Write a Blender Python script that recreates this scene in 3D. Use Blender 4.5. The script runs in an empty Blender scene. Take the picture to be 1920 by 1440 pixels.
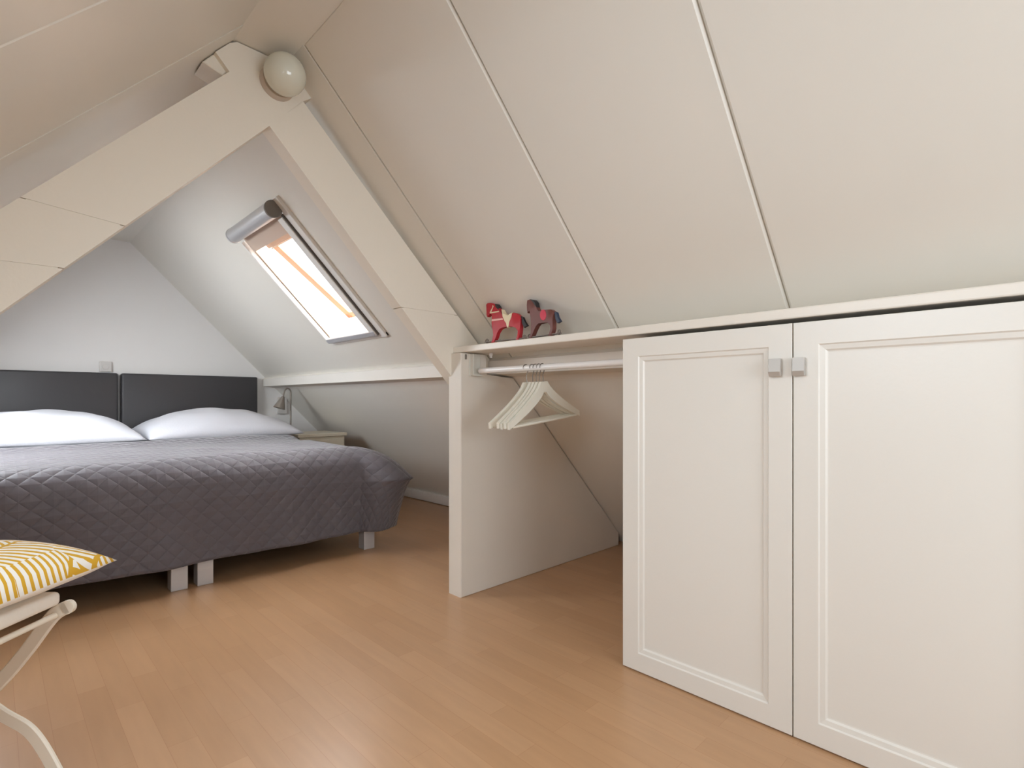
import bpy, bmesh, math, random
from mathutils import Vector, Matrix, noise
random.seed(7)
SC = bpy.context.scene
COL = SC.collection
PI = math.pi

# ------------------------------------------------------------------ materials
def lin(c):
    return tuple((x / 12.92 if x <= .04045 else ((x + .055) / 1.055) ** 2.4) for x in (v / 255 for v in c)) + (1.0,)

def new_mat(name, rgb, rough=.5, metal=0.0, spec=.5, coat=0.0):
    m = bpy.data.materials.new(name); m.use_nodes = True
    b = m.node_tree.nodes['Principled BSDF']
    b.inputs['Base Color'].default_value = lin(rgb)
    b.inputs['Roughness'].default_value = rough
    b.inputs['Metallic'].default_value = metal
    b.inputs['Specular IOR Level'].default_value = spec
    b.inputs['Coat Weight'].default_value = coat
    return m

class NT:
    def __init__(s, m):
        s.t = m.node_tree; s.b = s.t.nodes['Principled BSDF']
    def n(s, typ, **kw):
        nd = s.t.nodes.new(typ)
        for k, v in kw.items(): setattr(nd, k, v)
        return nd
    def l(s, a, b): s.t.links.new(a, b)
    def math(s, op, a, b=None, c=None):
        nd = s.n('ShaderNodeMath', operation=op)
        for i, v in enumerate((a, b, c)):
            if v is None: continue
            if isinstance(v, (int, float)): nd.inputs[i].default_value = v
            else: s.l(v, nd.inputs[i])
        return nd.outputs[0]
    def mix(s, f, a, b):
        nd = s.n('ShaderNodeMix', data_type='RGBA')
        for sock, v in ((nd.inputs[0], f), (nd.inputs[6], a), (nd.inputs[7], b)):
            if isinstance(v, (int, float, tuple)): sock.default_value = v
            else: s.l(v, sock)
        return nd.outputs[2]
    def bump(s, h, strength, dist):
        nd = s.n('ShaderNodeBump'); nd.inputs['Strength'].default_value = strength
        nd.inputs['Distance'].default_value = dist
        s.l(h, nd.inputs['Height']); s.l(nd.outputs[0], s.b.inputs['Normal'])

def paint(name, rgb, rough=.45, amt=.02, scale=3.0, bump=.05, spec=.4):
    m = new_mat(name, rgb, rough, spec=spec); t = NT(m)
    co = t.n('ShaderNodeTexCoord')
    nz = t.n('ShaderNodeTexNoise'); nz.inputs['Scale'].default_value = scale; nz.inputs['Detail'].default_value = 3
    t.l(co.outputs['Object'], nz.inputs['Vector'])
    a = lin(rgb); d = tuple(max(0, x * (1 - amt * 2)) for x in a[:3]) + (1,)
    t.l(t.mix(nz.outputs['Fac'], d, a), t.b.inputs['Base Color'])
    n2 = t.n('ShaderNodeTexNoise'); n2.inputs['Scale'].default_value = 90
    t.l(co.outputs['Object'], n2.inputs['Vector'])
    t.bump(n2.outputs['Fac'], bump, .004)
    return m

M = {}
M['ceiling'] = paint('ceiling_board_paint', (226, 222, 213), .42)
M['gable'] = paint('gable_wall_paint', (232, 230, 228), .6)
M['truss'] = paint('truss_cream_paint', (234, 227, 214), .5, .015, 5, .12)
M['beam'] = paint('purlin_paint', (232, 227, 219), .5)
M['door'] = paint('door_lacquer', (229, 225, 217), .32, .005)
M['shelf'] = paint('shelf_lacquer', (232, 225, 214), .35, .01)
M['panel'] = paint('partition_paint', (226, 219, 208), .45, .03, 6)
M['skirting'] = paint('skirting_paint', (222, 215, 208), .45)
M['window_white'] = paint('window_white_frame', (232, 230, 226), .35)
M['reveal'] = paint('window_reveal', (216, 196, 178), .5)
M['beige_cover'] = new_mat('beige_lining_cover', (196, 176, 160), .8)  # tone of the sheet added across the lit window lining
M['pine'] = paint('pine_wood', (236, 184, 146), .45, .05, 14)
M['silver'] = new_mat('brushed_silver', (206, 206, 208), .38, .6)
M['capgrey'] = new_mat('grey_plastic_cap', (118, 113, 108), .5)
M['gasket'] = new_mat('dark_gasket', (96, 90, 84), .6)
M['leg_metal'] = new_mat('bed_leg_satin_metal', (196, 192, 190), .35, .15)
M['leather'] = new_mat('charcoal_leatherette', (62, 60, 62), .42, spec=.4)
M['base_dark'] = new_mat('box_spring_fabric', (48, 45, 45), .9)
M['linen'] = paint('white_linen', (200, 200, 206), .85, .01, 6, .2)
M['globe'] = new_mat('opal_glass', (214, 214, 200), .12, spec=.5, coat=.3)
M['globe_base'] = new_mat('lamp_ceramic_base', (196, 182, 168), .4)
M['rod'] = new_mat('rail_white_enamel', (240, 238, 236), .25)
M['plate'] = new_mat('bracket_white', (214, 212, 202), .4)
M['steel'] = new_mat('hook_steel', (150, 146, 140), .3, .9)
M['hanger'] = paint('hanger_white_wood', (232, 228, 214), .45, .02, 12)
M['handle'] = new_mat('handle_satin_nickel', (190, 186, 180), .45, .35)
M['chair'] = new_mat('chair_cream_enamel', (232, 224, 208), .4)
M['pad'] = paint('seat_pad_cotton', (236, 230, 220), .9, .01, 20, .25)
M['night'] = paint('nightstand_pale_wood', (214, 204, 184), .3, .03, 10)
M['lampmetal'] = new_mat('reading_lamp_metal', (150, 142, 134), .35, .6)
M['socket'] = new_mat('socket_plastic', (206, 202, 198), .4)
M['horse_red'] = paint('toy_red', (186, 42, 52), .4, .05, 60)
M['horse_brown'] = paint('toy_brown', (118, 66, 58), .45, .12, 60)
M['toy_cream'] = new_mat('toy_cream', (228, 212, 178), .5)
M['toy_pink'] = new_mat('toy_pale_pink', (238, 190, 180), .5)
M['toy_black'] = new_mat('toy_black', (36, 32, 34), .5)
M['toy_blue'] = new_mat('toy_dark_blue', (44, 56, 78), .5)
M['toy_crimson'] = new_mat('toy_crimson', (204, 36, 66), .5)
M['toy_grey'] = new_mat('toy_wheel_grey', (120, 108, 98), .5)

g = bpy.data.materials.new('window_glass'); g.use_nodes = True
t = NT(g); b = t.b
b.inputs['Base Color'].default_value = (1, 1, 1, 1); b.inputs['Roughness'].default_value = 0
b.inputs['IOR'].default_value = 1.05; b.inputs['Transmission Weight'].default_value = 1
M['glass'] = g

# laminate floor: strips running away along Y
m = new_mat('beech_laminate', (188, 148, 110), .3, spec=.45, coat=.15); t = NT(m)
m.node_tree.nodes['Principled BSDF'].inputs['Coat Roughness'].default_value = .22
co = t.n('ShaderNodeTexCoord'); mp = t.n('ShaderNodeMapping')
mp.inputs['Rotation'].default_value = (0, 0, PI / 2)
t.l(co.outputs['Object'], mp.inputs['Vector'])
br = t.n('ShaderNodeTexBrick'); br.offset = .37; br.offset_frequency = 2
for k, v in (('Scale', 1), ('Mortar Size', .0006), ('Mortar Smooth', .4), ('Bias', 0), ('Brick Width', .46), ('Row Height', .066)):
    br.inputs[k].default_value = v
br.inputs['Color1'].default_value = lin((190, 150, 113)); br.inputs['Color2'].default_value = lin((182, 142, 105))
br.inputs['Mortar'].default_value = lin((172, 128, 92))
t.l(mp.outputs[0], br.inputs['Vector'])
mp2 = t.n('ShaderNodeMapping'); mp2.inputs['Scale'].default_value = (14, 1.6, 1)
t.l(co.outputs['Object'], mp2.inputs['Vector'])
gr = t.n('ShaderNodeTexNoise'); gr.inputs['Scale'].default_value = 3; gr.inputs['Detail'].default_value = 5
t.l(mp2.outputs[0], gr.inputs['Vector'])
hs = t.n('ShaderNodeHueSaturation')
t.l(t.math('MULTIPLY_ADD', gr.outputs['Fac'], .22, .89), hs.inputs['Value'])
t.l(br.outputs['Color'], hs.inputs['Color']); t.l(hs.outputs[0], t.b.inputs['Base Color'])
t.l(t.math('MULTIPLY_ADD', gr.outputs['Fac'], .15, .24), t.b.inputs['Roughness'])
M['floor'] = m

# quilted bedspread (diamond stitching from UV in metres)
m = new_mat('grey_quilt', (100, 95, 100), .58, spec=.35); t = NT(m)
m.node_tree.nodes['Principled BSDF'].inputs['Sheen Weight'].default_value = .35
m.node_tree.nodes['Principled BSDF'].inputs['Sheen Roughness'].default_value = .4
uv = t.n('ShaderNodeUVMap'); sp = t.n('ShaderNodeSeparateXYZ'); t.l(uv.outputs[0], sp.inputs[0])
Q = .036
def tri(e):
    f = t.math('FRACT', e); return t.math('ABSOLUTE', t.math('SUBTRACT', f, .5))
s1 = t.math('ADD', t.math('DIVIDE', sp.outputs[0], 2 * Q * .95), t.math('DIVIDE', sp.outputs[1], 2 * Q * .95))
s2 = t.math('SUBTRACT', t.math('DIVIDE', sp.outputs[0], 2 * Q * .95), t.math('DIVIDE', sp.outputs[1], 2 * Q * .95))
e = t.math('MAXIMUM', tri(s1), tri(s2))          # .5 on a stitch line, lower inside
d = t.math('SUBTRACT', .5, e)
puff = t.math('POWER', t.math('MULTIPLY', d, 2.0), .5)
wr = t.n('ShaderNodeTexNoise'); wr.inputs['Scale'].default_value = 18; wr.inputs['Detail'].default_value = 4
t.l(uv.outputs[0], wr.inputs['Vector'])
t.bump(t.math('MULTIPLY_ADD', wr.outputs['Fac'], .5, puff), .6, .008)
M['quilt'] = m

# palm leaf print
m = new_mat('palm_leaf_print', (240, 236, 228), .85); t = NT(m)
uv = t.n('ShaderNodeUVMap')
vor = t.n('ShaderNodeTexVoronoi', voronoi_dimensions='2D'); vor.inputs['Scale'].default_value = 7.6
vor.inputs['Randomness'].default_value = .7
t.l(uv.outputs[0], vor.inputs['Vector'])
sub = t.n('ShaderNodeVectorMath', operation='SUBTRACT')
t.l(uv.outputs[0], sub.inputs[0]); t.l(vor.outputs['Position'], sub.inputs[1])
sc = t.n('ShaderNodeSeparateColor'); t.l(vor.outputs['Color'], sc.inputs[0])
rot = t.n('ShaderNodeVectorRotate', rotation_type='Z_AXIS'); t.l(sub.outputs[0], rot.inputs['Vector'])
t.l(t.math('MULTIPLY', sc.outputs[0], 6.283), rot.inputs['Angle'])
sx = t.n('ShaderNodeSeparateXYZ'); t.l(rot.outputs[0], sx.inputs[0])
bend = t.math('MULTIPLY', t.math('MULTIPLY', sx.outputs[1], sx.outputs[1]), 2.4)
ax = t.math('ABSOLUTE', t.math('ADD', sx.outputs[0], bend))
ph = t.math('ADD', t.math('MULTIPLY', sx.outputs[1], 66.0), t.math('MULTIPLY', t.math('POWER', ax, .8), -28.0))
st = t.math('GREATER_THAN', t.math('SINE', t.math('MULTIPLY', ph, 6.283 * .9)), .15)
width = t.math('MULTIPLY_ADD', t.math('ABSOLUTE', sx.outputs[1]), -.30, .13)
inside = t.math('LESS_THAN', ax, width)
rib = t.math('LESS_THAN', ax, .0032)
leaf = t.math('MAXIMUM', t.math('MULTIPLY', st, inside), rib)
t.l(t.mix(leaf, lin((240, 236, 228)), lin((212, 164, 44))), t.b.inputs['Base Color'])
M['palm'] = m

# ------------------------------------------------------------------ helpers
def box(bm, x0, x1, y0, y1, z0, z1, bev=0, seg=2):
    vs = [bm.verts.new((x, y, z)) for z in (z0, z1) for y in (y0, y1) for x in (x0, x1)]
    fs = [bm.faces.new([vs[i] for i in q]) for q in ((0, 2, 3, 1), (4, 5, 7, 6), (0, 1, 5, 4), (2, 6, 7, 3), (0, 4, 6, 2), (1, 3, 7, 5))]
    if bev:
        es = list({e for f in fs for e in f.edges})
        bmesh.ops.bevel(bm, geom=es, offset=bev, segments=seg, affect='EDGES', profile=.5)

def frame_box(bm, o, ex, ey, ez, a, b, c, bev=0, seg=2):
    """box in the basis ex,ey,ez at o; a,b,c are (lo,hi) along the axes"""
    o, ex, ey, ez = Vector(o), Vector(ex), Vector(ey), Vector(ez)
    vs = [bm.verts.new(o + ex * x + ey * y + ez * z) for z in c for y in b for x in a]
    fs = [bm.faces.new([vs[i] for i in q]) for q in ((0, 2, 3, 1), (4, 5, 7, 6), (0, 1, 5, 4), (2, 6, 7, 3), (0, 4, 6, 2), (1, 3, 7, 5))]
    if bev:
        es = list({e for f in fs for e in f.edges})
        bmesh.ops.bevel(bm, geom=es, offset=bev, segments=seg, affect='EDGES', profile=.5)

def prism(bm, pts, off, bev=0, seg=2):
    """closed polygon pts extruded by the vector off"""
    off = Vector(off)
    a = [bm.verts.new(Vector(p)) for p in pts]; b_ = [bm.verts.new(Vector(p) + off) for p in pts]
    fs = [bm.faces.new(a), bm.faces.new(b_[::-1])]
    n = len(pts)
    for i in range(n): fs.append(bm.faces.new((a[i], b_[i], b_[(i + 1) % n], a[(i + 1) % n])))
    if bev:
        es = [e for e in fs[0].edges] + [e for e in fs[1].edges]
        bmesh.ops.bevel(bm, geom=es, offset=bev, segments=seg, affect='EDGES', profile=.5)

def tube(bm, pts, r, seg=12, cap=True, flat=None):
    """sweep a circle (or an ellipse: flat=(normal, half width, half thickness)) along pts"""
    pts = [Vector(p) for p in pts]; rings = []
    up = None
    for i, p in enumerate(pts):
        d = (pts[min(i + 1, len(pts) - 1)] - pts[max(i - 1, 0)]).normalized()
        if flat:
            nrm = Vector(flat[0]); w = d.cross(nrm).normalized()
            ring = []
            hw, ht = flat[1], flat[2]; c = ht * .6
            for (aa, bb) in ((-hw + c, -ht), (hw - c, -ht), (hw, -ht + c), (hw, ht - c), (hw - c, ht), (-hw + c, ht), (-hw, ht - c), (-hw, -ht + c)):
                ring.append(bm.verts.new(p + w * aa + nrm * bb))
        else:
            if up is None:
                up = d.orthogonal().normalized()
            up = (up - d * up.dot(d)).normalized(); side = d.cross(up)
            rr = r[i] if isinstance(r, (list, tuple)) else r
            ring = [bm.verts.new(p + (up * math.cos(2 * PI * k / seg) + side * math.sin(2 * PI * k / seg)) * rr) for k in range(seg)]
        rings.append(ring)
    n = len(rings[0])
    for i in range(len(rings) - 1):
        for k in range(n):
            bm.faces.new((rings[i][k], rings[i][(k + 1) % n], rings[i + 1][(k + 1) % n], rings[i + 1][k]))
    if cap:
        bm.faces.new(rings[0][::-1]); bm.faces.new(rings[-1])

def lathe(bm, prof, axis_o, axis_d, seg=32):
    """prof: list of (radius, height along axis)"""
    o, d = Vector(axis_o), Vector(axis_d).normalized()
    u = d.orthogonal().normalized(); v = d.cross(u); rings = []
    for r, h in prof:
        if r < 1e-6: rings.append([bm.verts.new(o + d * h)])
        else: rings.append([bm.verts.new(o + d * h + (u * math.cos(2 * PI * k / seg) + v * math.sin(2 * PI * k / seg)) * r) for k in range(seg)])
    for A, B in zip(rings, rings[1:]):
        for k in range(seg):
            k2 = (k + 1) % seg
            q = [A[k % len(A)], A[k2 % len(A)], B[k2 % len(B)], B[k % len(B)]]
            q2 = []
            for w in q:
                if w not in q2: q2.append(w)
            if len(q2) > 2: bm.faces.new(q2)

def torus(bm, o, axis, R, r, seg=20, rs=8):
    o, d = Vector(o), Vector(axis).normalized(); u = d.orthogonal().normalized(); v = d.cross(u)
    g = []
    for i in range(seg):
        a = 2 * PI * i / seg; e = u * math.cos(a) + v * math.sin(a)
        g.append([bm.verts.new(o + e * (R + r * math.cos(2 * PI * k / rs)) + d * r * math.sin(2 * PI * k / rs)) for k in range(rs)])
    for i in range(seg):
        for k in range(rs):
            bm.faces.new((g[i][k], g[(i + 1) % seg][k], g[(i + 1) % seg][(k + 1) % rs], g[i][(k + 1) % rs]))

def BM(): return bmesh.new()

def empty(name, loc=(0, 0, 0), rz=0):
    o = bpy.data.objects.new(name, None); COL.objects.link(o)
    o.location = loc; o.rotation_euler = (0, 0, rz); o.empty_display_size = .05
    return o

def root_inv(o):
    while o.parent: o = o.parent
    return (Matrix.Translation(o.location) @ o.rotation_euler.to_matrix().to_4x4()).inverted()

def obj(name, bm, mat, parent=None, smooth=False, local=False, label=None):
    """link bm as one mesh; world coordinates unless local"""
    bmesh.ops.recalc_face_normals(bm, faces=bm.faces[:])
    if parent is not None and not local:
        bm.transform(root_inv(parent))
    loc = None
    if parent is None:
        xs = [v.co for v in bm.verts]
        lo = Vector([min(c[i] for c in xs) for i in range(3)]); hi = Vector([max(c[i] for c in xs) for i in range(3)])
        loc = Vector(((lo.x + hi.x) / 2, (lo.y + hi.y) / 2, lo.z))
        bm.transform(Matrix.Translation(-loc))
    me = bpy.data.meshes.new(name); bm.to_mesh(me); bm.free()
    for p in me.polygons: p.use_smooth = bool(smooth)
    if smooth == 'auto':
        me.set_sharp_from_angle(angle=math.radians(38))
    mats = mat if isinstance(mat, (list, tuple)) else [mat]
    for mm in mats: me.materials.append(mm)
    o = bpy.data.objects.new(name, me); COL.objects.link(o)
    if loc is not None: o.location = loc
    if parent is not None: o.parent = parent
    if label: o['label'] = label
    return o

def tag(o, label, cat, group=None, kind=None):
    if label: o['label'] = label
    if cat: o['category'] = cat
    if group: o['group'] = group
    if kind: o['kind'] = kind
    return o

def struct(o, label=None):
    o['kind'] = 'structure'
    if label: o['label'] = label
    return o

# ------------------------------------------------------------------ room geometry constants (metres)
H = .86                        # eye height
MR = 1.0168; ZR = 2.778        # right slope: z = ZR - MR*x
ML = 1.09; ZL = 1.424          # left slope:  z = ZL + ML*x
ZF = 2.035                     # flat strip under the ridge
XFR = (ZR - ZF) / MR; XFL = (ZF - ZL) / ML
Y0, Y1 = -1.15, 4.79           # front and back gable
XR = 2.66; XL = -1.30
def zr(x): return ZR - MR * x
def zl(x): return ZL + ML * x
nr = Vector((MR, 0, 1)).normalized()         # outward normals
nl = Vector((-ML, 0, 1)).normalized()
er = Vector((1, 0, -MR)).normalized()        # down the right slope
el = Vector((-1, 0, -ML)).normalized()       # down the left slope
TH = .13

# ------------------------------------------------------------------ floor
bm = BM(); box(bm, XL - .1, XR + .15, Y0 - .1, Y1 + .1, -.06, 0)
struct(obj('floor', bm, M['floor']), 'beech laminate floor of narrow strips')

# ------------------------------------------------------------------ sloping ceilings of boards, split round the roof windows
LR = (XR + .12 - XFR) / er.x
oR = Vector((XFR, 0, ZF)); oL = Vector((XFL, 0, ZF))
LLn = (XFL - XL + .1) / -el.x
def slope(bm, o, e, n, L, seams, holes, gap=.0035, bev=.006, low=None):
    if low:
        frame_box(bm, o, (0, 1, 0), e, n, (Y0 - .1, Y1 + .1), (low, L), (0, TH)); L = low
    ys = [Y0 - .1] + sorted(seams) + [Y1 + .1]
    for a, b_ in zip(ys, ys[1:]):
        ga = gap / 2 if a in seams else 0; gb = gap / 2 if b_ in seams else 0
        hit = [h for h in holes if h[0] >= a and h[1] <= b_]
        lo, hi = a + ga, b_ - gb
        if not hit:
            frame_box(bm, o, (0, 1, 0), e, n, (lo, hi), (0, L), (0, TH), bev, 1)
        else:
            cuts = [lo]
            for h in sorted(hit):
                frame_box(bm, o, (0, 1, 0), e, n, (cuts[-1], h[0]), (0, L), (0, TH))
                frame_box(bm, o, (0, 1, 0), e, n, (h[0], h[1]), (0, h[2]), (0, TH))
                frame_box(bm, o, (0, 1, 0), e, n, (h[0], h[1]), (h[3], L), (0, TH))
                cuts.append(h[1])
            frame_box(bm, o, (0, 1, 0), e, n, (cuts[-1], hi), (0, L), (0, TH))
    frame_box(bm, o, (0, 1, 0), e, n, (Y0 - .1, Y1 + .1), (-.02, 0.02), (.02, TH))
    for sm in seams:   # backing behind each joint
        frame_box(bm, o, (0, 1, 0), e, n, (sm - .02, sm + .02), (0, L), (.012, TH + .01))

def sR(x): return (x - XFR) / er.x
SKY = (2.575, 3.150, sR(.985), sR(1.515))
bm = BM()
slope(bm, oR, er, nr, LR, [-.66, -.07, .521, 1.104, 1.7255], [SKY], low=sR(1.70))
struct(obj('ceiling_right', bm, M['ceiling']), 'white boarded right roof slope above the cupboards')
SKL1 = (3.00, 3.75, .70, 1.55); SKL2 = (-.05, .95, .62, 1.50)
bm = BM()
slope(bm, oL, el, nl, LLn, [-.60, -.02 - .05, 1.19 - .0, 1.765], [SKL1] + [(.05, .95, .62, 1.50)])
struct(obj('ceiling_left', bm, M['ceiling']), 'white boarded left roof slope')
bm = BM(); box(bm, XFL - .02, XFR + .02, Y0 - .1, Y1 + .1, ZF, ZF + .1)
struct(obj('ceiling', bm, M['ceiling']), 'narrow flat strip under the roof ridge')

# gables
def gable(name, y, yy, mat, hole=None):
    bm = BM()
    P = [(XL - .1, 0), (XR + .12, 0), (XR + .12, zr(XR + .12)), (XFR + .02, ZF + .05), (XFL - .02, ZF + .05), (XL - .1, zl(XL - .1))]
    P = [(a, max(0.0, c)) for a, c in P]
    P = [(XL, 0), (XR, 0), (XR, zr(XR) + .03), (XFR, ZF + .03), (XFL, ZF + .03), (XL, .05)]
    prism(bm, [(a, y, c) for a, c in P], (0, yy - y, 0))
    return obj(name, bm, mat)
struct(gable('wall_back', Y1, Y1 + .1, M['gable']), 'white gable wall behind the headboards')
# front gable, with a window opening (behind the camera)
bm = BM()
wx0, wx1, wz0, wz1 = .05, 1.25, .55, 1.45
ya, yb = Y0 - .1, Y0
prism(bm, [(XL, ya, 0), (XR, ya, 0), (XR, ya, .1), (zr(0) * 0 + (ZR - wz0) / MR, ya, wz0), ((wz0 - ZL) / ML, ya, wz0)], (0, .1, 0))
prism(bm, [((wz0 - ZL) / ML, ya, wz0), (wx0, ya, wz0), (wx0, ya, wz1), (max((wz1 - ZL) / ML, -.2), ya, wz1)], (0, .1, 0))
prism(bm, [(wx1, ya, wz0), ((ZR - wz0) / MR, ya, wz0), ((ZR - wz1) / MR, ya, wz1), (wx1, ya, wz1)], (0, .1, 0))
prism(bm, [((wz1 - ZL) / ML, ya, wz1), ((ZR - wz1) / MR, ya, wz1), (XFR, ya, ZF + .03), (XFL, ya, ZF + .03)], (0, .1, 0))
struct(obj('wall_front', bm, M['gable']), 'white gable wall with a window, behind the viewer')
bm = BM()
for a, b_, c, d_ in ((wx0, wx0 + .05, wz0, wz1), (wx1 - .05, wx1, wz0, wz1), (wx0, wx1, wz0, wz0 + .05), (wx0, wx1, wz1 - .05, wz1)):
    box(bm, a, b_, Y0 - .08, Y0 - .03, c, d_, .004)
w4 = struct(obj('window_4', bm, M['window_white']), 'white window frame in the front gable')
bm = BM(); box(bm, wx0 + .05, wx1 - .05, Y0 - .058, Y0 - .052, wz0 + .05, wz1 - .05)
obj('glass', bm, M['glass'], w4)

# skirting along the low right eaves wall, two lengths butted
bm = BM(); box(bm, XR - .035, XR, 1.89, 3.93, .004, .078, .004); box(bm, XR - .035, XR, 3.936, Y1, .004, .078, .004)
struct(obj('baseboard_right', bm, M['skirting']), 'white skirting board at the foot of the right slope')

# ------------------------------------------------------------------ purlin along the right slope
bm = BM(); prism(bm, [(1.672, Y0, .982), (1.672, Y0, 1.044), (1.692, Y0, zr(1.692)), (1.80, Y0, zr(1.80)), (1.775, Y0, .972)], (0, Y1 - Y0, 0), .003, 1)
struct(obj('trim_1', bm, M['beam']), 'white horizontal beam along the foot of the right slope')

# ------------------------------------------------------------------ roof truss across the room
YT = 1.86; TD = .065
truss = empty('roof_truss', (.65, YT, 0))
struct(truss, 'cream painted timber roof truss crossing the attic between bed and cupboards')
def leg_prism(bm, quad, dy0=0, dy1=TD, bev=0):
    prism(bm, [(a, YT + dy0, c) for a, c in quad], (0, dy1 - dy0, 0), bev, 1)
def inset(q, k=.05):
    cx_ = sum(p[0] for p in q) / 4; cz_ = sum(p[1] for p in q) / 4
    a, b_, c, d_ = q
    return [lerp(a, b_, k), lerp(b_, a, k), lerp(c, d_, k), lerp(d_, c, k)]
def lerp(p, q, k): return (p[0] + (q[0] - p[0]) * k, p[1] + (q[1] - p[1]) * k)
# right rafter, three lengths with fine open joints
Ri, Ro = (.672, 1.795), (.787, 1.925); Rbi, Rbo = (1.53, .885), (1.70, 1.035)
bm = BM()
jr = [0, .64, .84, 1.0]
def cutz(z, p, q): return lerp(p, q, (z - p[1]) / (q[1] - p[1]))
zs_ = [None, 1.243]
a0, b0 = Ri, Ro
for zj in (1.243,):
    a1, b1 = cutz(zj + .0, Ri, Rbi), cutz(zj + .0, Ro, Rbo)
    leg_prism(bm, [a0, b0, b1, a1]); a0, b0 = cutz(zj - .0025, Ri, Rbi), cutz(zj - .0025, Ro, Rbo)
leg_prism(bm, [a0, b0, Rbo, Rbi]); leg_prism(bm, inset([Ri, Ro, Rbo, Rbi]), .003, TD - .002)
obj('rafter', bm, M['truss'], truss)
Li, Lo = (.672, 1.795), (.547, 1.925); Lbi, Lbo = (-.62, .39), (-.80, .46)
Li2 = (.013, 1.082); Lo2 = (.013, 1.343)
dirL = (Li2[0] - Li[0], Li2[1] - Li[1])
Lbi = (Li[0] + dirL[0] * 2.0, Li[1] + dirL[1] * 2.0); Lbo = (Lo[0] + (Lo2[0] - Lo[0]) * 2.35, Lo[1] + (Lo2[1] - Lo[1]) * 2.35)
bm = BM(); a0, b0 = Li, Lo
for zj, zk in ((1.362, 1.385), (1.217, 1.213)):
    a1, b1 = cutz(zj, Li, Lbi), cutz(zk, Lo, Lbo)
    leg_prism(bm, [a0, b0, b1, a1])
    a0, b0 = cutz(zj - .0025, Li, Lbi), cutz(zk - .0025, Lo, Lbo)
leg_prism(bm, [a0, b0, Lbo, Lbi]); leg_prism(bm, inset([Li, Lo, Lbo, Lbi]), .003, TD - .002)
obj('rafter', bm, M['truss'], truss)
bm = BM()
G = [(.672, 1.795), (.787, 1.925), (.790, 1.922), (.822, 1.955), (.765, 2.004), (.722, ZF), (.575, ZF), (.555, 2.025), (.507, 1.972), (.547, 1.925)]
G = [(.672, 1.795), (.787, 1.924), (.822, 1.950), (.735, 2.028), (.57, 2.032), (.548, 2.018), (.506, 1.970), (.547, 1.925)]
leg_prism(bm, G, 0, TD)
obj('gusset', bm, M['truss'], truss)
# small timber block behind the left shoulder of the gusset
bm = BM(); prism(bm, [(.475, YT + .02, 1.935), (.535, YT + .02, 1.915), (.56, YT + .02, 1.96), (.505, YT + .02, 1.972)], (0, .10, 0), .003, 1)
obj('shoulder_block', bm, M['truss'], truss)

# ------------------------------------------------------------------ roof window (right slope, over the bed) and its blind
def R_(x, y, off): return oR + er * sR(x) + Vector((0, y, 0)) - nr * off       # off: into the room
OS = oR                      # basis origin for the right slope: (y, s, n)
def rb(bm, y0, y1, s0, s1, n0, n1, bev=0): frame_box(bm, OS, (0, 1, 0), er, nr, (y0, y1), (s0, s1), (n0, n1), bev)
y0, y1, s0, s1 = SKY
bm = BM()   # lining of the opening
DD = .17
rb(bm, y0 - .0, y0 + .012, s0, s1, .0, DD); rb(bm, y1 - .012, y1, s0, s1, .0, DD)
rb(bm, y0 + .012, y1 - .012, s0, s0 + .012, .0, DD); rb(bm, y0 + .012, y1 - .012, s1 - .012, s1, .0, DD)
w1 = struct(obj('window_1', bm, M['reveal']), 'roof window in the right slope above the bed')
bm = BM()   # white architrave strip on the near side and bottom
rb(bm, y0 - .062, y0 - .012, s0 - .055, s1 + .03, -.016, .004, .003); rb(bm, y0 - .062, y1 + .01, s1 + .004, s1 + .03, -.012, .004, .003)
obj('frame', bm, M['window_white'], w1)
# pine sash tilted open about its top edge
tilt = math.radians(8.5)
es = (er * math.cos(tilt) + nr * math.sin(tilt)); ns = (nr * math.cos(tilt) - er * math.sin(tilt))
so = oR + er * (s0 + .11) + nr * .055
SL = (s1 - s0) - .15
bm = BM()
for ya_, yb_ in ((y1 - .150, y1 - .085), (y0 + .016, y0 + .056)):
    frame_box(bm, so, (0, 1, 0), es, ns, (ya_, yb_), (0, SL), (0, .045), .004)
frame_box(bm, so, (0, 1, 0), es, ns, (y0 + .016, y1 - .085), (SL - .04, SL), (0, .045), .004)
obj('sash', bm, M['pine'], w1)
bm = BM(); frame_box(bm, so, (0, 1, 0), es, ns, (y0 + .016, y1 - .085), (-.035, .02), (-.02, .05), .004)
frame_box(bm, so, (0, 1, 0), es, ns, (y0 + .1, y1 - .13), (.02, .026), (-.03, -.012), .002)
obj('ventilation_flap', bm, M['reveal'], w1)
bm = BM(); frame_box(bm, so, (0, 1, 0), es, ns, (y0 + .05, y1 - .09), (.02, SL - .03), (.02, .024))
obj('glass', bm, M['glass'], w1)

cx, cz = .963, 1.757
bl = empty('roller_blind', (cx, 2.82, cz))
tag(bl, 'rolled-up roller blind with silver cassette tube and white side rails on the roof window', 'blind')
co_ = Vector((.985, 0, zr(.985))) - nr * .043 - er * .020
bm = BM(); lathe(bm, [(0, 0), (.034, 0), (.039, .004), (.039, .545), (.034, .549), (0, .549)], (co_.x, 2.565, co_.z), (0, 1, 0), 28)
obj('cassette', bm, M['silver'], bl, 'auto')
for yy in (2.549, 3.114):
    bm = BM(); lathe(bm, [(0, 0), (.036, 0), (.041, .003), (.041, .013), (.036, .016), (0, .016)], (co_.x, yy, co_.z), (0, 1, 0), 28)
    obj('end_cap', bm, M['capgrey'] if yy < 3 else M['silver'], bl, 'auto', label='dark grey end cap' if yy < 3 else None)
for a, b_ in ((y0 - .004, y0 + .05), (y1 - .006, y1 + .006)):
    bm = BM(); rb(bm, a, b_, s0 + .03, s1 + .0, -.030, -.004, .004)
    obj('side_rail', bm, M['window_white'], bl)
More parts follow.
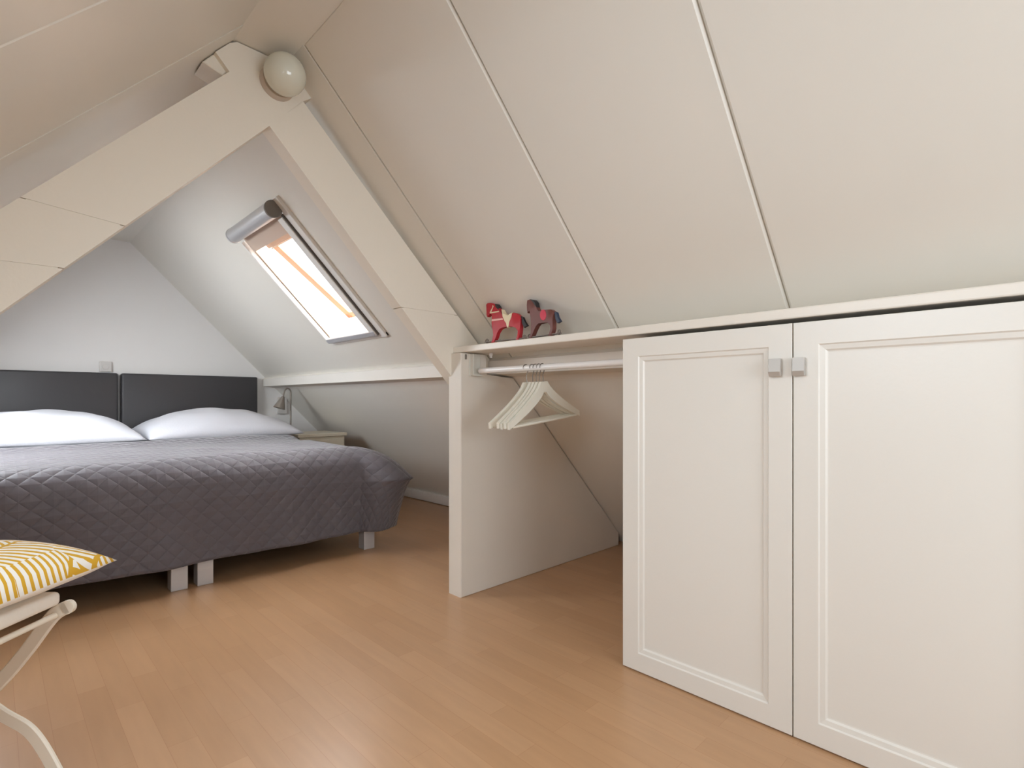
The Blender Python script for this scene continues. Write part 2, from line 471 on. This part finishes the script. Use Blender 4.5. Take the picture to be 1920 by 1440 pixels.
bm = BM(); rb(bm, y0 + .012, y1 - .012, s0 - .0, s0 + .105, -.006, -.004); obj('lining_cover', bm, M['beige_cover'], bl)  # opaque beige sheet added to hide the brightly lit top lining
bm = BM(); rb(bm, y0 - .011, y0 - .005, s0 + .02, s1 + .005, -.026, -.002)
obj('gasket', bm, M['gasket'], bl)
bm = BM(); rb(bm, y0 + .0, y1 + .0, s1 - .028, s1 + .006, -.034, -.008, .006)
obj('pull_bar', bm, M['silver'], bl)

# hidden-from-view roof windows in the left slope that let the daylight in
for k, (a, b_, c, d_) in enumerate((SKL1, (.05, .95, .62, 1.50))):
    bm = BM()
    for q in ((a, a + .04, c, d_), (b_ - .04, b_, c, d_), (a + .04, b_ - .04, c, c + .04), (a + .04, b_ - .04, d_ - .04, d_)):
        frame_box(bm, oL, (0, 1, 0), el, nl, q[:2], q[2:], (.01, .11))
    w = struct(obj('window_%d' % (k + 2), bm, M['window_white']), 'roof window in the left slope %s' % ('beside the bed' if k == 0 else 'near the viewer'))
    bm = BM(); frame_box(bm, oL, (0, 1, 0), el, nl, (a + .04, b_ - .04), (c + .04, d_ - .04), (.08, .085))
    obj('glass', bm, M['glass'], w)

# ------------------------------------------------------------------ globe lamp on the truss
gl = empty('globe_lamp', (.695, YT, 1.93))
tag(gl, 'round opal glass globe lamp fixed to the top of the roof truss', 'lamp')
gc = Vector((.697, YT, 1.949))
bm = BM(); lathe(bm, [(0, 0), (.058, 0), (.058, -.012), (.052, -.020), (0, -.020)], gc, (0, 1, 0), 32)
obj('base', bm, M['globe_base'], gl, 'auto')
bm = BM(); prof = []
rr = .066
for i in range(25):
    a = math.radians(38 + (180 - 38) * i / 24); prof.append((rr * math.sin(a) if i < 24 else 0, rr * math.cos(a)))
lathe(bm, prof, gc + Vector((0, -.020 - rr * math.cos(math.radians(38)), 0)), (0, 1, 0), 40)
obj('shade', bm, M['globe'], gl, True)

# ------------------------------------------------------------------ eaves cupboard: partition, doors
XD = 1.453
cup = empty('eaves_cupboard', (XD + .3, .9, 0))
tag(cup, 'white built-in eaves cupboard with panelled doors and an open hanging bay', 'cupboard')
bm = BM()
prism(bm, [(1.453, 1.792, .0), (2.655, 1.792, 0), (2.655, 1.792, zr(2.655) - .005), (1.775, 1.792, .966), (1.60, 1.792, .975), (1.60, 1.792, 1.068), (1.453, 1.792, 1.068)], (0, .088, 0), .003, 1)
obj('side_panel', bm, M['panel'], cup)
bm = BM()
prism(bm, [(1.474, .93, .0), (2.63, .93, 0), (2.63, .93, zr(2.63) - .004), (1.80, .93, .945), (1.665, .93, .965), (1.665, .93, 1.055), (1.474, .93, 1.055)], (0, .018, 0))
obj('divider_panel', bm, M['panel'], cup)

def door_leaf(bm, ya, yb, z0, z1, x=XD, th=.02):
    """frame and panel front: stepped moulding, all on one skin"""
    def ring(i, dx): return [(x + dx, ya + i, z0 + i), (x + dx, yb - i, z0 + i), (x + dx, yb - i, z1 - i), (x + dx, ya + i, z1 - i)]
    st = .057
    loops = [ring(0, th), ring(0, .0015), ring(.0015, 0), ring(st, 0), ring(st + .003, .004), ring(st + .014, .0055), ring(st + .018, .010), ring(st + .021, .0105)]
    V = [[bm.verts.new(p) for p in l] for l in loops]
    for A, B in zip(V, V[1:]):
        for k in range(4): bm.faces.new((A[k], A[(k + 1) % 4], B[(k + 1) % 4], B[k]))
    bm.faces.new(V[-1]); bm.faces.new(V[0][::-1])
def handle(bm, ya, yb, z0=.922, z1=.968):
    box(bm, XD - .004, XD, ya + .004, yb - .004, z0 + .004, z1 - .004)
    prism(bm, [(XD - .016, ya, z1), (XD - .004, ya, z1), (XD - .004, ya, z0 + .002), (XD - .013, ya, z0), (XD - .019, ya, z0 + .012)], (0, yb - ya, 0), .002, 2)
DZ0, DZ1 = .004, 1.057
for ya, yb_, hy in ((.4585, .966, (.481, .511)), (-.048, .4555, (.425, .455 - .001)), (-.556, -.051, (-.545, -.515)), (-1.13, -.559, None)):
    bm = BM(); door_leaf(bm, ya, yb_, DZ0, DZ1)
    dr = obj('door', bm, M['door'], cup)
    if hy:
        bm = BM(); handle(bm, *hy); obj('handle', bm, M['handle'], dr)

# long shelf over the cupboard
bm = BM(); box(bm, 1.4635, 1.642, -1.14, 1.917, 1.0705, 1.098, .004)
sh = obj('ledge_shelf', bm, M['shelf'])
tag(sh, 'long white ledge shelf running over the cupboard doors under the slope', 'shelf')

# ------------------------------------------------------------------ clothes rail and hangers
rail = empty('clothes_rail', (1.539, 1.36, .95))
tag(rail, 'white clothes rail under the shelf in the open hanging bay', 'rail')
bm = BM(); tube(bm, [(1.539, 1.7645, .991), (1.539, .9485, .991)], .0122, 20); obj('rod', bm, M['rod'], rail, 'auto')
bm = BM()
box(bm, 1.496, 1.560, 1.786, 1.792, .968, 1.066, .002)
box(bm, 1.500, 1.506, 1.765, 1.786, .972, 1.064, .001); box(bm, 1.506, 1.556, 1.765, 1.786, .968, .974, .001)
obj('bracket', bm, M['plate'], rail)
bm = BM(); lathe(bm, [(0, 0), (.008, 0), (.010, .006), (.008, .012), (0, .014)], (1.585, 1.745, 1.070), (0, 0, -1), 16)
box(bm, 1.581, 1.589, 1.741, 1.749, 1.050, 1.058); obj('screw_knob', bm, M['rod'], rail)
bm = BM(); box(bm, 1.474, 1.480, 1.786, 1.792, 1.040, 1.062); obj('slot_mark', bm, M['steel'], rail)  # thin strip standing in for a dark slot in the side panel

def make_hanger():
    """local: hook top at the origin (the rod axis), arms along x"""
    r = empty('coat_hanger')
    bm = BM()
    W, top, z_end = .208, -.060, -.200
    up, lo = [], []
    N = 14
    for i in range(N + 1):
        k = i / N; x = .018 + (W - .018) * k
        zc = top - (top - z_end) * (k ** .74) * .97
        up.append((x, zc + .004 - .004 * k)); lo.append((x - .012 * (1 - k), zc - .036 + .014 * k))
    pts = [(-x, z) for x, z in up[::-1]] + [(0, top + .004)] + up + lo[::-1] + [(0, top - .040)] + [(-x, z) for x, z in lo]
    ring0, ring1 = [], []
    n2 = len(pts)
    th = .0062
    a = [bm.verts.new((p[0], -th, p[1])) for p in pts]; b2 = [bm.verts.new((p[0], th, p[1])) for p in pts]
    nu = 2 * (N + 1) + 1
    for A in (a, b2):
        # upper chain indices 0..nu-1, lower chain reversed
        for i in range(nu - 1):
            q = (A[i], A[i + 1], A[n2 - 2 - i], A[n2 - 1 - i])
            bm.faces.new(q if A is a else q[::-1])
    for i in range(n2):
        bm.faces.new((a[i], a[(i + 1) % n2], b2[(i + 1) % n2], b2[i]))
    bmesh.ops.bevel(bm, geom=[e for e in bm.edges if abs(e.verts[0].co.y - e.verts[1].co.y) < 1e-6 and len({f for f in e.link_faces if abs(f.normal.y) > .9}) == 1], offset=.002, segments=1, affect='EDGES')
    obj('shoulders', bm, M['hanger'], r, 'auto', local=True)
    bm = BM(); tube(bm, [(-W + .018, 0, z_end - .012), (W - .018, 0, z_end - .012)], .0055, 12); obj('trouser_bar', bm, M['hanger'], r, 'auto', local=True)
    bm = BM(); R0 = .0150
    pts = [(0, 0, top + .002), (0, 0, -.034)] + [(R0 * math.sin(a) * 1.0, 0, -R0 * math.cos(a) * 1.0 - .0 + (-.006 if False else 0)) for a in [math.radians(q) for q in range(20, 261, 20)]]
    pts = [(0, 0, top + .002), (0, 0, -.030), (.006, 0, -.020)] + [(R0 * math.cos(a), 0, R0 * math.sin(a)) for a in [math.radians(q) for q in range(-50, 201, 18)]]
    tube(bm, pts, .0016, 8); obj('hook', bm, M['steel'], r, 'auto', local=True)
    return r
def copy_tree(o, parent=None):
    c = o.copy(); COL.objects.link(c)
    if parent: c.parent = parent
    for ch in list(o.children): copy_tree(ch, c)
    return c
H0 = make_hanger()
hl = ['white wooden coat hanger hanging nearest the cupboard door', 'white wooden coat hanger second from the door on the rail',
      'white wooden coat hanger in the middle of the five on the rail', 'white wooden coat hanger fourth from the door on the rail',
      'white wooden coat hanger furthest from the door, nearest the side panel']
for i in range(5):
    o = H0 if i == 0 else copy_tree(H0)
    o.location = (1.539, 1.394 + .0185 * i + (.016 if i == 4 else 0), .9900)
    o.rotation_euler = (0, math.radians(-6.0 + (.8 * (i % 2))), math.radians((0, .5, -.2, .4, -4.5)[i]))
    tag(o, hl[i], 'hanger', 'coat hangers on the clothes rail')

# ------------------------------------------------------------------ toy horses
def toy(name, label, base, x0, outline, ky, kz, rz, loc, spec, th=.020):
    """outline in crop pixels; base(x) the crop row of the ground; head points to +y"""
    r = empty(name, loc, rz)
    def P(p, x=0): return (x, (x0 - p[0]) * ky, (base(p[0]) - p[1]) * kz)
    bm = BM(); prism(bm, [P(q, -th / 2) for q in outline], (th, 0, 0), .0022, 2)
    bmesh.ops.triangulate(bm, faces=[f for f in bm.faces if len(f.verts) > 4])
    body = obj('body', bm, spec['mat'], r, 'auto', local=True)
    for nm, poly, mt, t2 in spec['polys']:
        bm = BM(); prism(bm, [P(q, -t2 / 2) for q in poly], (t2, 0, 0), .001, 1)
        bmesh.ops.triangulate(bm, faces=[f for f in bm.faces if len(f.verts) > 4])
        obj(nm, bm, mt, r, 'auto', local=True)
    bm = BM(); (xa, xb) = spec['bar']
    box(bm, -.008, .008, (x0 - xb) * ky, (x0 - xa) * ky, .0045, .0085, .001)
    obj('base_bar', bm, M['toy_grey'], r, local=True)
    for wx in spec['wheels']:
        bm = BM(); yy = (x0 - wx) * ky
        torus(bm, (0, yy, .0105), (1, 0, 0), .0083, .0021, 24, 8)
        lathe(bm, [(0, -.002), (.003, -.002), (.003, .002), (0, .002)], (0, yy, .0105), (1, 0, 0), 16)
        for k in range(4):
            a = PI / 4 + k * PI / 2; tube(bm, [(0, yy, .0105), (0, yy + .0083 * math.cos(a), .0105 + .0083 * math.sin(a))], .0008, 6)
        obj('wheel', bm, M['toy_grey'], r, 'auto', local=True)
    tag(r, label, 'toy horse')
    return r
o1 = [(325, 478), (308, 440), (318, 330), (303, 262), (330, 236), (395, 238), (440, 262), (485, 270), (530, 312), (552, 385), (600, 470), (645, 492), (705, 484), (760, 470), (800, 435), (862, 452), (910, 500), (932, 545), (916, 600), (918, 680), (915, 760), (897, 850), (888, 902), (838, 902), (852, 850), (880, 800), (884, 740), (850, 685), (780, 655), (690, 672), (600, 668), (545, 695), (512, 760), (482, 830), (466, 900), (440, 927), (395, 925), (430, 862), (446, 800), (440, 720), (406, 655), (404, 560), (420, 500), (420, 440), (382, 412), (352, 452)]
o2 = [(1008, 432), (994, 380), (990, 285), (1000, 200), (1060, 182), (1130, 190), (1180, 240), (1202, 315), (1212, 362), (1255, 402), (1320, 375), (1420, 358), (1500, 352), (1560, 388), (1568, 430), (1532, 505), (1542, 600), (1546, 680), (1522, 745), (1508, 800), (1445, 806), (1482, 752), (1505, 690), (1500, 622), (1450, 572), (1380, 582), (1235, 602), (1192, 650), (1150, 740), (1112, 820), (1092, 880), (1042, 882), (1052, 845), (1090, 780), (1090, 680), (1076, 560), (1080, 470), (1070, 405), (1058, 372), (1036, 395)]
toy('toy_horse', 'red toy horse with cream saddle and black tail, nearer the truss on the shelf', lambda x: 930 - .068 * (x - 420), 620, o1, 000.000305, .000240, math.radians(4), (1.486, 1.552, 1.098),
    dict(mat=M['horse_red'], bar=(265, 1000), wheels=(292, 968), polys=[
        ('saddle', [(592, 365), (625, 440), (700, 482), (782, 432), (768, 510), (732, 585), (716, 676), (690, 682), (680, 605), (642, 560), (612, 490)], M['toy_cream'], .0225),
        ('girth', [(408, 522), (612, 515), (620, 545), (408, 560)], M['toy_pink'], .0215),
        ('bridle', [(425, 275), (450, 300), (400, 405), (545, 385), (550, 410), (380, 425), (372, 400), (430, 318)], M['toy_cream'], .0213),
        ('tail', [(915, 500), (955, 520), (972, 585), (1028, 662), (970, 692), (942, 620)], M['toy_black'], .012),
        ('mane', [(470, 262), (500, 268), (535, 318), (545, 375), (505, 345), (478, 310)], M['toy_black'], .0218)]))
toy('toy_horse', 'dark brown toy horse with crimson saddle cloth and blue tail on the shelf', lambda x: 893 - .19 * (x - 1060), 1330, o2, .000268, .000215, math.radians(-6), (1.482, 1.333, 1.098),
    dict(mat=M['horse_brown'], bar=(1010, 1660), wheels=(1012, 1640), polys=[
        ('saddle_cloth', [(1350 + 66 * math.cos(a * PI / 8), 455 + 96 * math.sin(a * PI / 8)) for a in range(16)], M['toy_crimson'], .0225),
        ('tail', [(1552, 388), (1602, 398), (1622, 480), (1680, 548), (1620, 584), (1588, 540), (1572, 450)], M['toy_blue'], .012),
        ('mane', [(1060, 180), (1130, 188), (1182, 240), (1206, 320), (1170, 290), (1130, 225)], M['toy_black'], .0214)]))

# ------------------------------------------------------------------ beds
def bed(xa, xb, lab, hl):
    r = empty('single_bed', ((xa + xb) / 2, 3.75, 0)); tag(r, lab, 'bed', 'single beds pushed together')
    bm = BM(); box(bm, xa + .010, xb - .008 if xb < 1 else xb, 4.713, 4.778, .20, 1.058, .012, 3); obj('headboard', bm, M['leather'], r, 'auto')
    bm = BM(); box(bm, xa + .03, xb - .03, 2.80, 4.705, .105, .34, .02, 2); obj('box_spring', bm, M['base_dark'], r, 'auto')
    bm = BM(); box(bm, xa + .03, xb - .03, 2.805, 4.705, .342, .556, .045, 4); obj('mattress', bm, M['linen'], r, 'auto')
    for xx in (xa + .018, xb - .018 - .067):
        for yy in (2.757, 4.55):
            bm = BM(); box(bm, xx, xx + .067, yy, yy + .067, 0, .125, .003); obj('leg', bm, M['leg_metal'], r)
bed(-.300, .655, 'left single bed with charcoal headboard, partly outside the frame', 0)
bed(.657, 1.6075, 'right single bed with charcoal headboard beside the reading lamp', 0)

# bedspread: a rounded sheet draped over foot and right side
QX, QY, QT, RR, QL = 1.480, 2.862, .596, .125, .552
bm = BM(); uvl = bm.loops.layers.uv.new('UVMap')
na, nb = 170, 120
a0_, a1_ = -.62, QX + QL; b0_, b1_ = QY - QL, 3.80
G = {}
def quilt_pos(a, b):
    ox, oy = max(0, a - QX), max(0, QY - b)
    top = QT + .010 * noise.noise(Vector((a * 2.2, b * 2.2, 0))) + .006 * noise.noise(Vector((a * 6, b * 6, 3)))
    if b > 3.62: top += .022 * min(1, (b - 3.62) / .18) ** 2
    if ox == 0 and oy == 0: return Vector((a, b, top))
    px, py = min(a, QX), max(b, QY)
    if ox > 0 and oy > 0:
        phi = (PI / 4) * (oy / ox) if ox > oy else PI / 2 - (PI / 4) * (ox / oy)
    else: phi = 0 if ox > 0 else PI / 2
    rho = max(ox, oy)
    if rho < RR * PI / 2: out = RR * math.sin(rho / RR); z = top - RR * (1 - math.cos(rho / RR))
    else: out = RR; z = top - RR - (rho - RR * PI / 2)
    k = rho / QL
    pk = .48
    gsh = (k / pk) ** 1.15 if k < pk else 1 - .40 * ((k - pk) / (1 - pk)) ** .55
    corner = max(0, math.sin(2 * phi)) ** 1.3
    A = .020 + .235 * corner
    wob = .010 * k * math.sin(a * 9 + b * 7) + .006 * k * math.sin(a * 23 + 1)
    out += A * gsh + wob * (1 - corner)
    if phi > PI / 4: sag = .0
    z += .012 * corner * k
    return Vector((px + math.cos(phi) * out, py - math.sin(phi) * out, z))
def grid_coords(lo, edge, hi, n_flat, n_hang, rev=False):
    A = [lo + (edge - lo) * i / n_flat for i in range(n_flat)] + [edge + (hi - edge) * i / n_hang for i in range(n_hang + 1)]
    return A
As = grid_coords(a0_, QX, a1_, 90, 44)
Bs = [b0_ + (QY - b0_) * i / 44 for i in range(44)] + [QY + (b1_ - QY) * i / 50 for i in range(51)]
for i, a in enumerate(As):
    for j, b_ in enumerate(Bs):
        G[i, j] = bm.verts.new(quilt_pos(a, b_))
for i in range(len(As) - 1):
    for j in range(len(Bs) - 1):
        f = bm.faces.new((G[i, j], G[i + 1, j], G[i + 1, j + 1], G[i, j + 1]))
        for lp, (ii, jj) in zip(f.loops, ((i, j), (i + 1, j), (i + 1, j + 1), (i, j + 1))):
            lp[uvl].uv = (As[ii], Bs[jj])
q = obj('bedspread', bm, M['quilt'], None, True)
tag(q, 'dark grey diamond-quilted bedspread draped over both beds', 'bedspread')
md = q.modifiers.new('Solidify', 'SOLIDIFY'); md.thickness = .012; md.offset = -1

def pillow_mesh(bm, cx, cy, cz, wx, wy, T, B, n=40, p=2.2, rz=0, uvs=1.0, corner=.06, wr=.006, sd=0):
    """soft cushion with pinched corners; T / B are the heights above and below the seam"""
    uvl = bm.loops.layers.uv.new('UVMap'); V = {}
    for side in (1, -1):
        for i in range(n + 1):
            for j in range(n + 1):
                a, b_ = -1 + 2 * i / n, -1 + 2 * j / n
                ed = i in (0, n) or j in (0, n)
                if side == -1 and ed: V[-1, i, j] = V[1, i, j]; continue
                h = max(0, (1 - abs(a) ** p) * (1 - abs(b_) ** p)) ** .5
                sxx = 1 - corner * (1 - b_ * b_) * (abs(a)); syy = 1 - corner * (1 - a * a) * abs(b_)
                z = (T * h if side > 0 else -B * h) + (wr * h * noise.noise(Vector((a * 2.5 + sd, b_ * 2.5, side))) if not ed else 0)
                V[side, i, j] = bm.verts.new((cx + a * wx * sxx, cy + b_ * wy * syy, cz + z))
    for side in (1, -1):
        for i in range(n):
            for j in range(n):
                ks = [(i, j), (i + 1, j), (i + 1, j + 1), (i, j + 1)]
                if side < 0: ks = ks[::-1]
                f = bm.faces.new([V[side, *k] for k in ks])
                f.material_index = 0 if side > 0 else 1
                for lp, k in zip(f.loops, ks): lp[uvl].uv = (k[0] / n * 2 * wx * uvs, k[1] / n * 2 * wy * uvs)
for cx_, lab, sd in ((.195, 'white pillow on the left bed, partly outside the frame', 3), (1.150, 'white pillow on the right bed beside the reading lamp', 9)):
    bm = BM(); pillow_mesh(bm, cx_, 4.235, .622, .475, .43, .182, .050, 44, 2.0, corner=.03, wr=.02, sd=sd)
    pl = obj('pillow', bm, [M['linen'], M['linen']], None, True)
    tag(pl, lab, 'pillow', 'white bed pillows')

# ------------------------------------------------------------------ nightstand, reading lamp, sockets
ns = empty('nightstand', (1.83, 4.15, 0)); tag(ns, 'pale low nightstand between the right bed and the slope', 'nightstand')
bm = BM(); box(bm, 1.635, 2.03, 3.95, 4.36, .578, .602, .003); obj('top', bm, M['night'], ns)
bm = BM(); box(bm, 1.65, 2.015, 3.965, 4.35, .10, .577, .002); obj('body', bm, M['night'], ns)
bm = BM(); box(bm, 1.66, 2.005, 3.952, 3.966, .36, .56, .003); dw = obj('drawer', bm, M['night'], ns)
bm = BM(); lathe(bm, [(0, 0), (.006, 0), (.006, .012), (.011, .018), (.008, .024), (0, .025)], (1.83, 3.952, .46), (0, -1, 0), 14); obj('knob', bm, M['lampmetal'], dw, 'auto')
for xx in (1.66, 1.98):
    for yy in (3.975, 4.315):
        bm = BM(); box(bm, xx, xx + .03, yy, yy + .03, 0, .10); obj('leg', bm, M['night'], ns)
rl = empty('reading_lamp', (1.722, 4.305, .602)); tag(rl, 'thin bent-neck metal reading lamp standing on the nightstand', 'lamp')
bm = BM(); lathe(bm, [(0, 0), (.05, 0), (.05, .008), (.044, .013), (0, .015)], (1.722, 4.305, .602), (0, 0, 1), 28); obj('base', bm, M['lampmetal'], rl, 'auto')
bm = BM()
pts = [(1.722, 4.305, .612), (1.722, 4.305, .925)]
for k in range(1, 11):
    a = PI * .86 * k / 10; pts.append((1.722 - .027 * (1 - math.cos(a)), 4.305 - .010 * (k / 10), .925 + .032 * math.sin(a)))
pts += [(1.660, 4.29, .912), (1.655, 4.288, .890)]
tube(bm, pts, .0062, 10); obj('stem', bm, M['lampmetal'], rl, 'auto')
bm = BM(); lathe(bm, [(.007, 0), (.012, .004), (.016, .018), (.046, .100), (.044, .100), (.014, .020), (0, .010)], (1.656, 4.288, .893), (-.32, 0, -.95), 28); obj('shade', bm, M['lampmetal'], rl, 'auto')
def socket(name, xc, zc, w, h, lab):
    r = empty(name, (xc, Y1, zc)); tag(r, lab, 'socket')
    bm = BM(); box(bm, xc - w / 2, xc + w / 2, Y1 - .022, Y1, zc - h / 2, zc + h / 2, .004); obj('cover', bm, M['socket'], r)
    bm = BM(); lathe(bm, [(0, 0), (.020, 0), (.019, .004), (0, .003)], (xc, Y1 - .022, zc), (0, -1, 0), 20); obj('insert', bm, M['socket'], r, 'auto')
socket('wall_socket', .582, 1.104, .072, .075, 'small white wall socket just above the gap between the headboards')
socket('wall_socket', 1.835, .815, .082, .15, 'double wall socket on the gable behind the reading lamp')

# ------------------------------------------------------------------ folding chair with cushion (lower left)
YAW = math.radians(-44.5471)
cr, cd = -1.075, .850
cl = (cr * math.cos(YAW) + -0, 0)
s_, c_ = math.sin(math.radians(44.5471)), math.cos(math.radians(44.5471))
chair = empty('folding_chair', (cr * c_ + cd * s_, -cr * s_ + cd * c_, 0), YAW)
tag(chair, 'cream metal folding bistro chair at the lower left edge', 'chair')
FR, FD = .188, .205          # half width (x) and half depth (y) of the seat
def Lc(R, D, z): return (R - cr, D - cd, z)
def strip(pts, w=.0135, th=.0045):
    bm = BM(); tube(bm, pts, 0, flat=((0, 1, 0), w, th)); return bm
def bez(ps, n=14):
    out = []
    P = [Vector(p) for p in ps]
    for i in range(len(P) - 1):
        p0 = P[max(i - 1, 0)]; p1 = P[i]; p2 = P[i + 1]; p3 = P[min(i + 2, len(P) - 1)]
        for k in range(n):
            t_ = k / n
            out.append(.5 * ((2 * p1) + (-p0 + p2) * t_ + (2 * p0 - 5 * p1 + 4 * p2 - p3) * t_ ** 2 + (-p0 + 3 * p1 - 3 * p2 + p3) * t_ ** 3))
    out.append(P[-1]); return out
for D in (1.052, .648):
    A = bez([Lc(-.884, D, .449), Lc(-.915, D, .430), Lc(-.965, D, .364), Lc(-1.018, D, .302), Lc(-1.10, D, .225), Lc(-1.19, D, .135), Lc(-1.232, D, .06), Lc(-1.250, D, .0)])
    bm = strip(A); lathe(bm, [(0, -.0045), (.0132, -.0045), (.0132, .0045), (0, .0045)], A[0], (0, 1, 0), 20); obj('leg', bm, M['chair'], chair, 'auto', local=True)
    dd = D - .009 if D > .85 else D + .009
    Bp = bez([Lc(-.868, dd, .0), Lc(-.882, dd, .075), Lc(-.9025, dd, .130), Lc(-.950, dd, .204), Lc(-1.015, dd, .246), Lc(-1.12, dd, .330), Lc(-1.215, dd, .440), Lc(-1.265, dd, .60), Lc(-1.305, dd, .85)])
    bm = strip(Bp); obj('leg', bm, M['chair'], chair, 'auto', local=True)
bm = BM(); tube(bm, [Lc(-.905, 1.045, .434), Lc(-.905, .655, .434)], .0058, 10); obj('seat_rail', bm, M['chair'], chair, 'auto', local=True)
bm = BM(); tube(bm, [Lc(-1.232, 1.04, .455), Lc(-1.232, .66, .455)], .0058, 10); obj('seat_rail', bm, M['chair'], chair, 'auto', local=True)
for k in range(1, 7):
    R0 = -.893 - .057 * k
    bm = BM(); x_, _, _ = Lc(R0, 0, 0); box(bm, x_ - .017, x_ + .010, -.197 - .007, .197 + .012, .449, .456, .0025); obj('seat_slat', bm, M['chair'], chair, local=True)
for zz in (.66, .80):
    bm = BM(); R0 = -1.265 - .04 * (zz - .60) / .25
    x_, _, _ = Lc(R0, 0, 0); box(bm, x_ - .010, x_ - .003, -.19, .19, zz, zz + .045, .002); obj('backrest_slat', bm, M['chair'], chair, local=True)
sp_ = empty('seat_pad', chair.location + Vector((0, 0, .457)), YAW); tag(sp_, 'thin white cotton seat pad under the palm leaf cushion', 'cushion')
bm = BM(); box(bm, *(Lc(-1.262, 0, 0)[0], Lc(-.890, 0, 0)[0]), .648 - cd, 1.044 - cd, .0, .027, .009, 4); obj('pad', bm, M['pad'], sp_, 'auto', local=True)
cu = empty('palm_cushion', (chair.location.x, chair.location.y, .478), YAW); tag(cu, 'white cushion printed with ochre palm leaves lying on the folding chair', 'cushion')
bm = BM(); pillow_mesh(bm, Lc(-1.068, 0, 0)[0], .895 - cd, .042, .228, .228, .074, .030, 44, 3.4, corner=.055, wr=.004, uvs=1.0)
cobj = obj('cover', bm, [M['palm'], M['pad']], cu, True, local=True)

# ------------------------------------------------------------------ light: bright overcast sky plus daylight through the windows
w = bpy.data.worlds.new('overcast_sky'); SC.world = w; w.use_nodes = True
bg = w.node_tree.nodes['Background']; bg.inputs[0].default_value = (.96, .98, 1.0, 1); bg.inputs[1].default_value = 2.5
def area(name, loc, direction, sx, sy, power, col=(1, 1, 1)):
    L = bpy.data.lights.new(name, 'AREA'); L.shape = 'RECTANGLE'; L.size = sx; L.size_y = sy; L.energy = power; L.color = col
    o = bpy.data.objects.new(name, L); COL.objects.link(o); o.location = loc
    o.rotation_euler = Vector(direction).to_track_quat('-Z', 'Y').to_euler(); return o
def skl(a, b_, c, d_): return oL + Vector((0, (a + b_) / 2, 0)) + el * ((c + d_) / 2) + nl * .06
area('daylight_left_roof_window', skl(*SKL1), -nl, .70, .70, 27, (.88, .945, 1))
area('daylight_near_roof_window', skl(.05, .95, .62, 1.50), -nl, .76, .76, 8, (.75, .88, 1))
area('daylight_gable_window', ((wx0 + wx1) / 2, Y0 - .04, (wz0 + wz1) / 2), (0, 1, 0), 1.08, .78, 14.5, (.77, .89, 1))
yc = (SKY[0] + SKY[1]) / 2
area('daylight_bed_roof_window', oR + Vector((0, yc, 0)) + er * ((SKY[2] + SKY[3]) / 2) + nr * .26, -nr, .52, .70, 23, (.92, .96, 1))

# ------------------------------------------------------------------ camera and view
cam = bpy.data.cameras.new('camera'); co = bpy.data.objects.new('camera', cam); COL.objects.link(co)
co.location = (0, 0, H); co.rotation_euler = (PI / 2, 0, math.radians(-44.5471))
cam.sensor_width = 36; cam.lens = 989.68 / 1920 * 36; cam.shift_y = 30.8 / 1920; cam.clip_start = .02
SC.camera = co
vs = SC.view_settings; vs.view_transform = 'Standard'; vs.look = 'None'; vs.gamma = 1; vs.use_curve_mapping = False; vs.exposure = 0
SC.cycles.max_bounces = 16; SC.cycles.diffuse_bounces = 12
SC.cycles.use_denoising = True
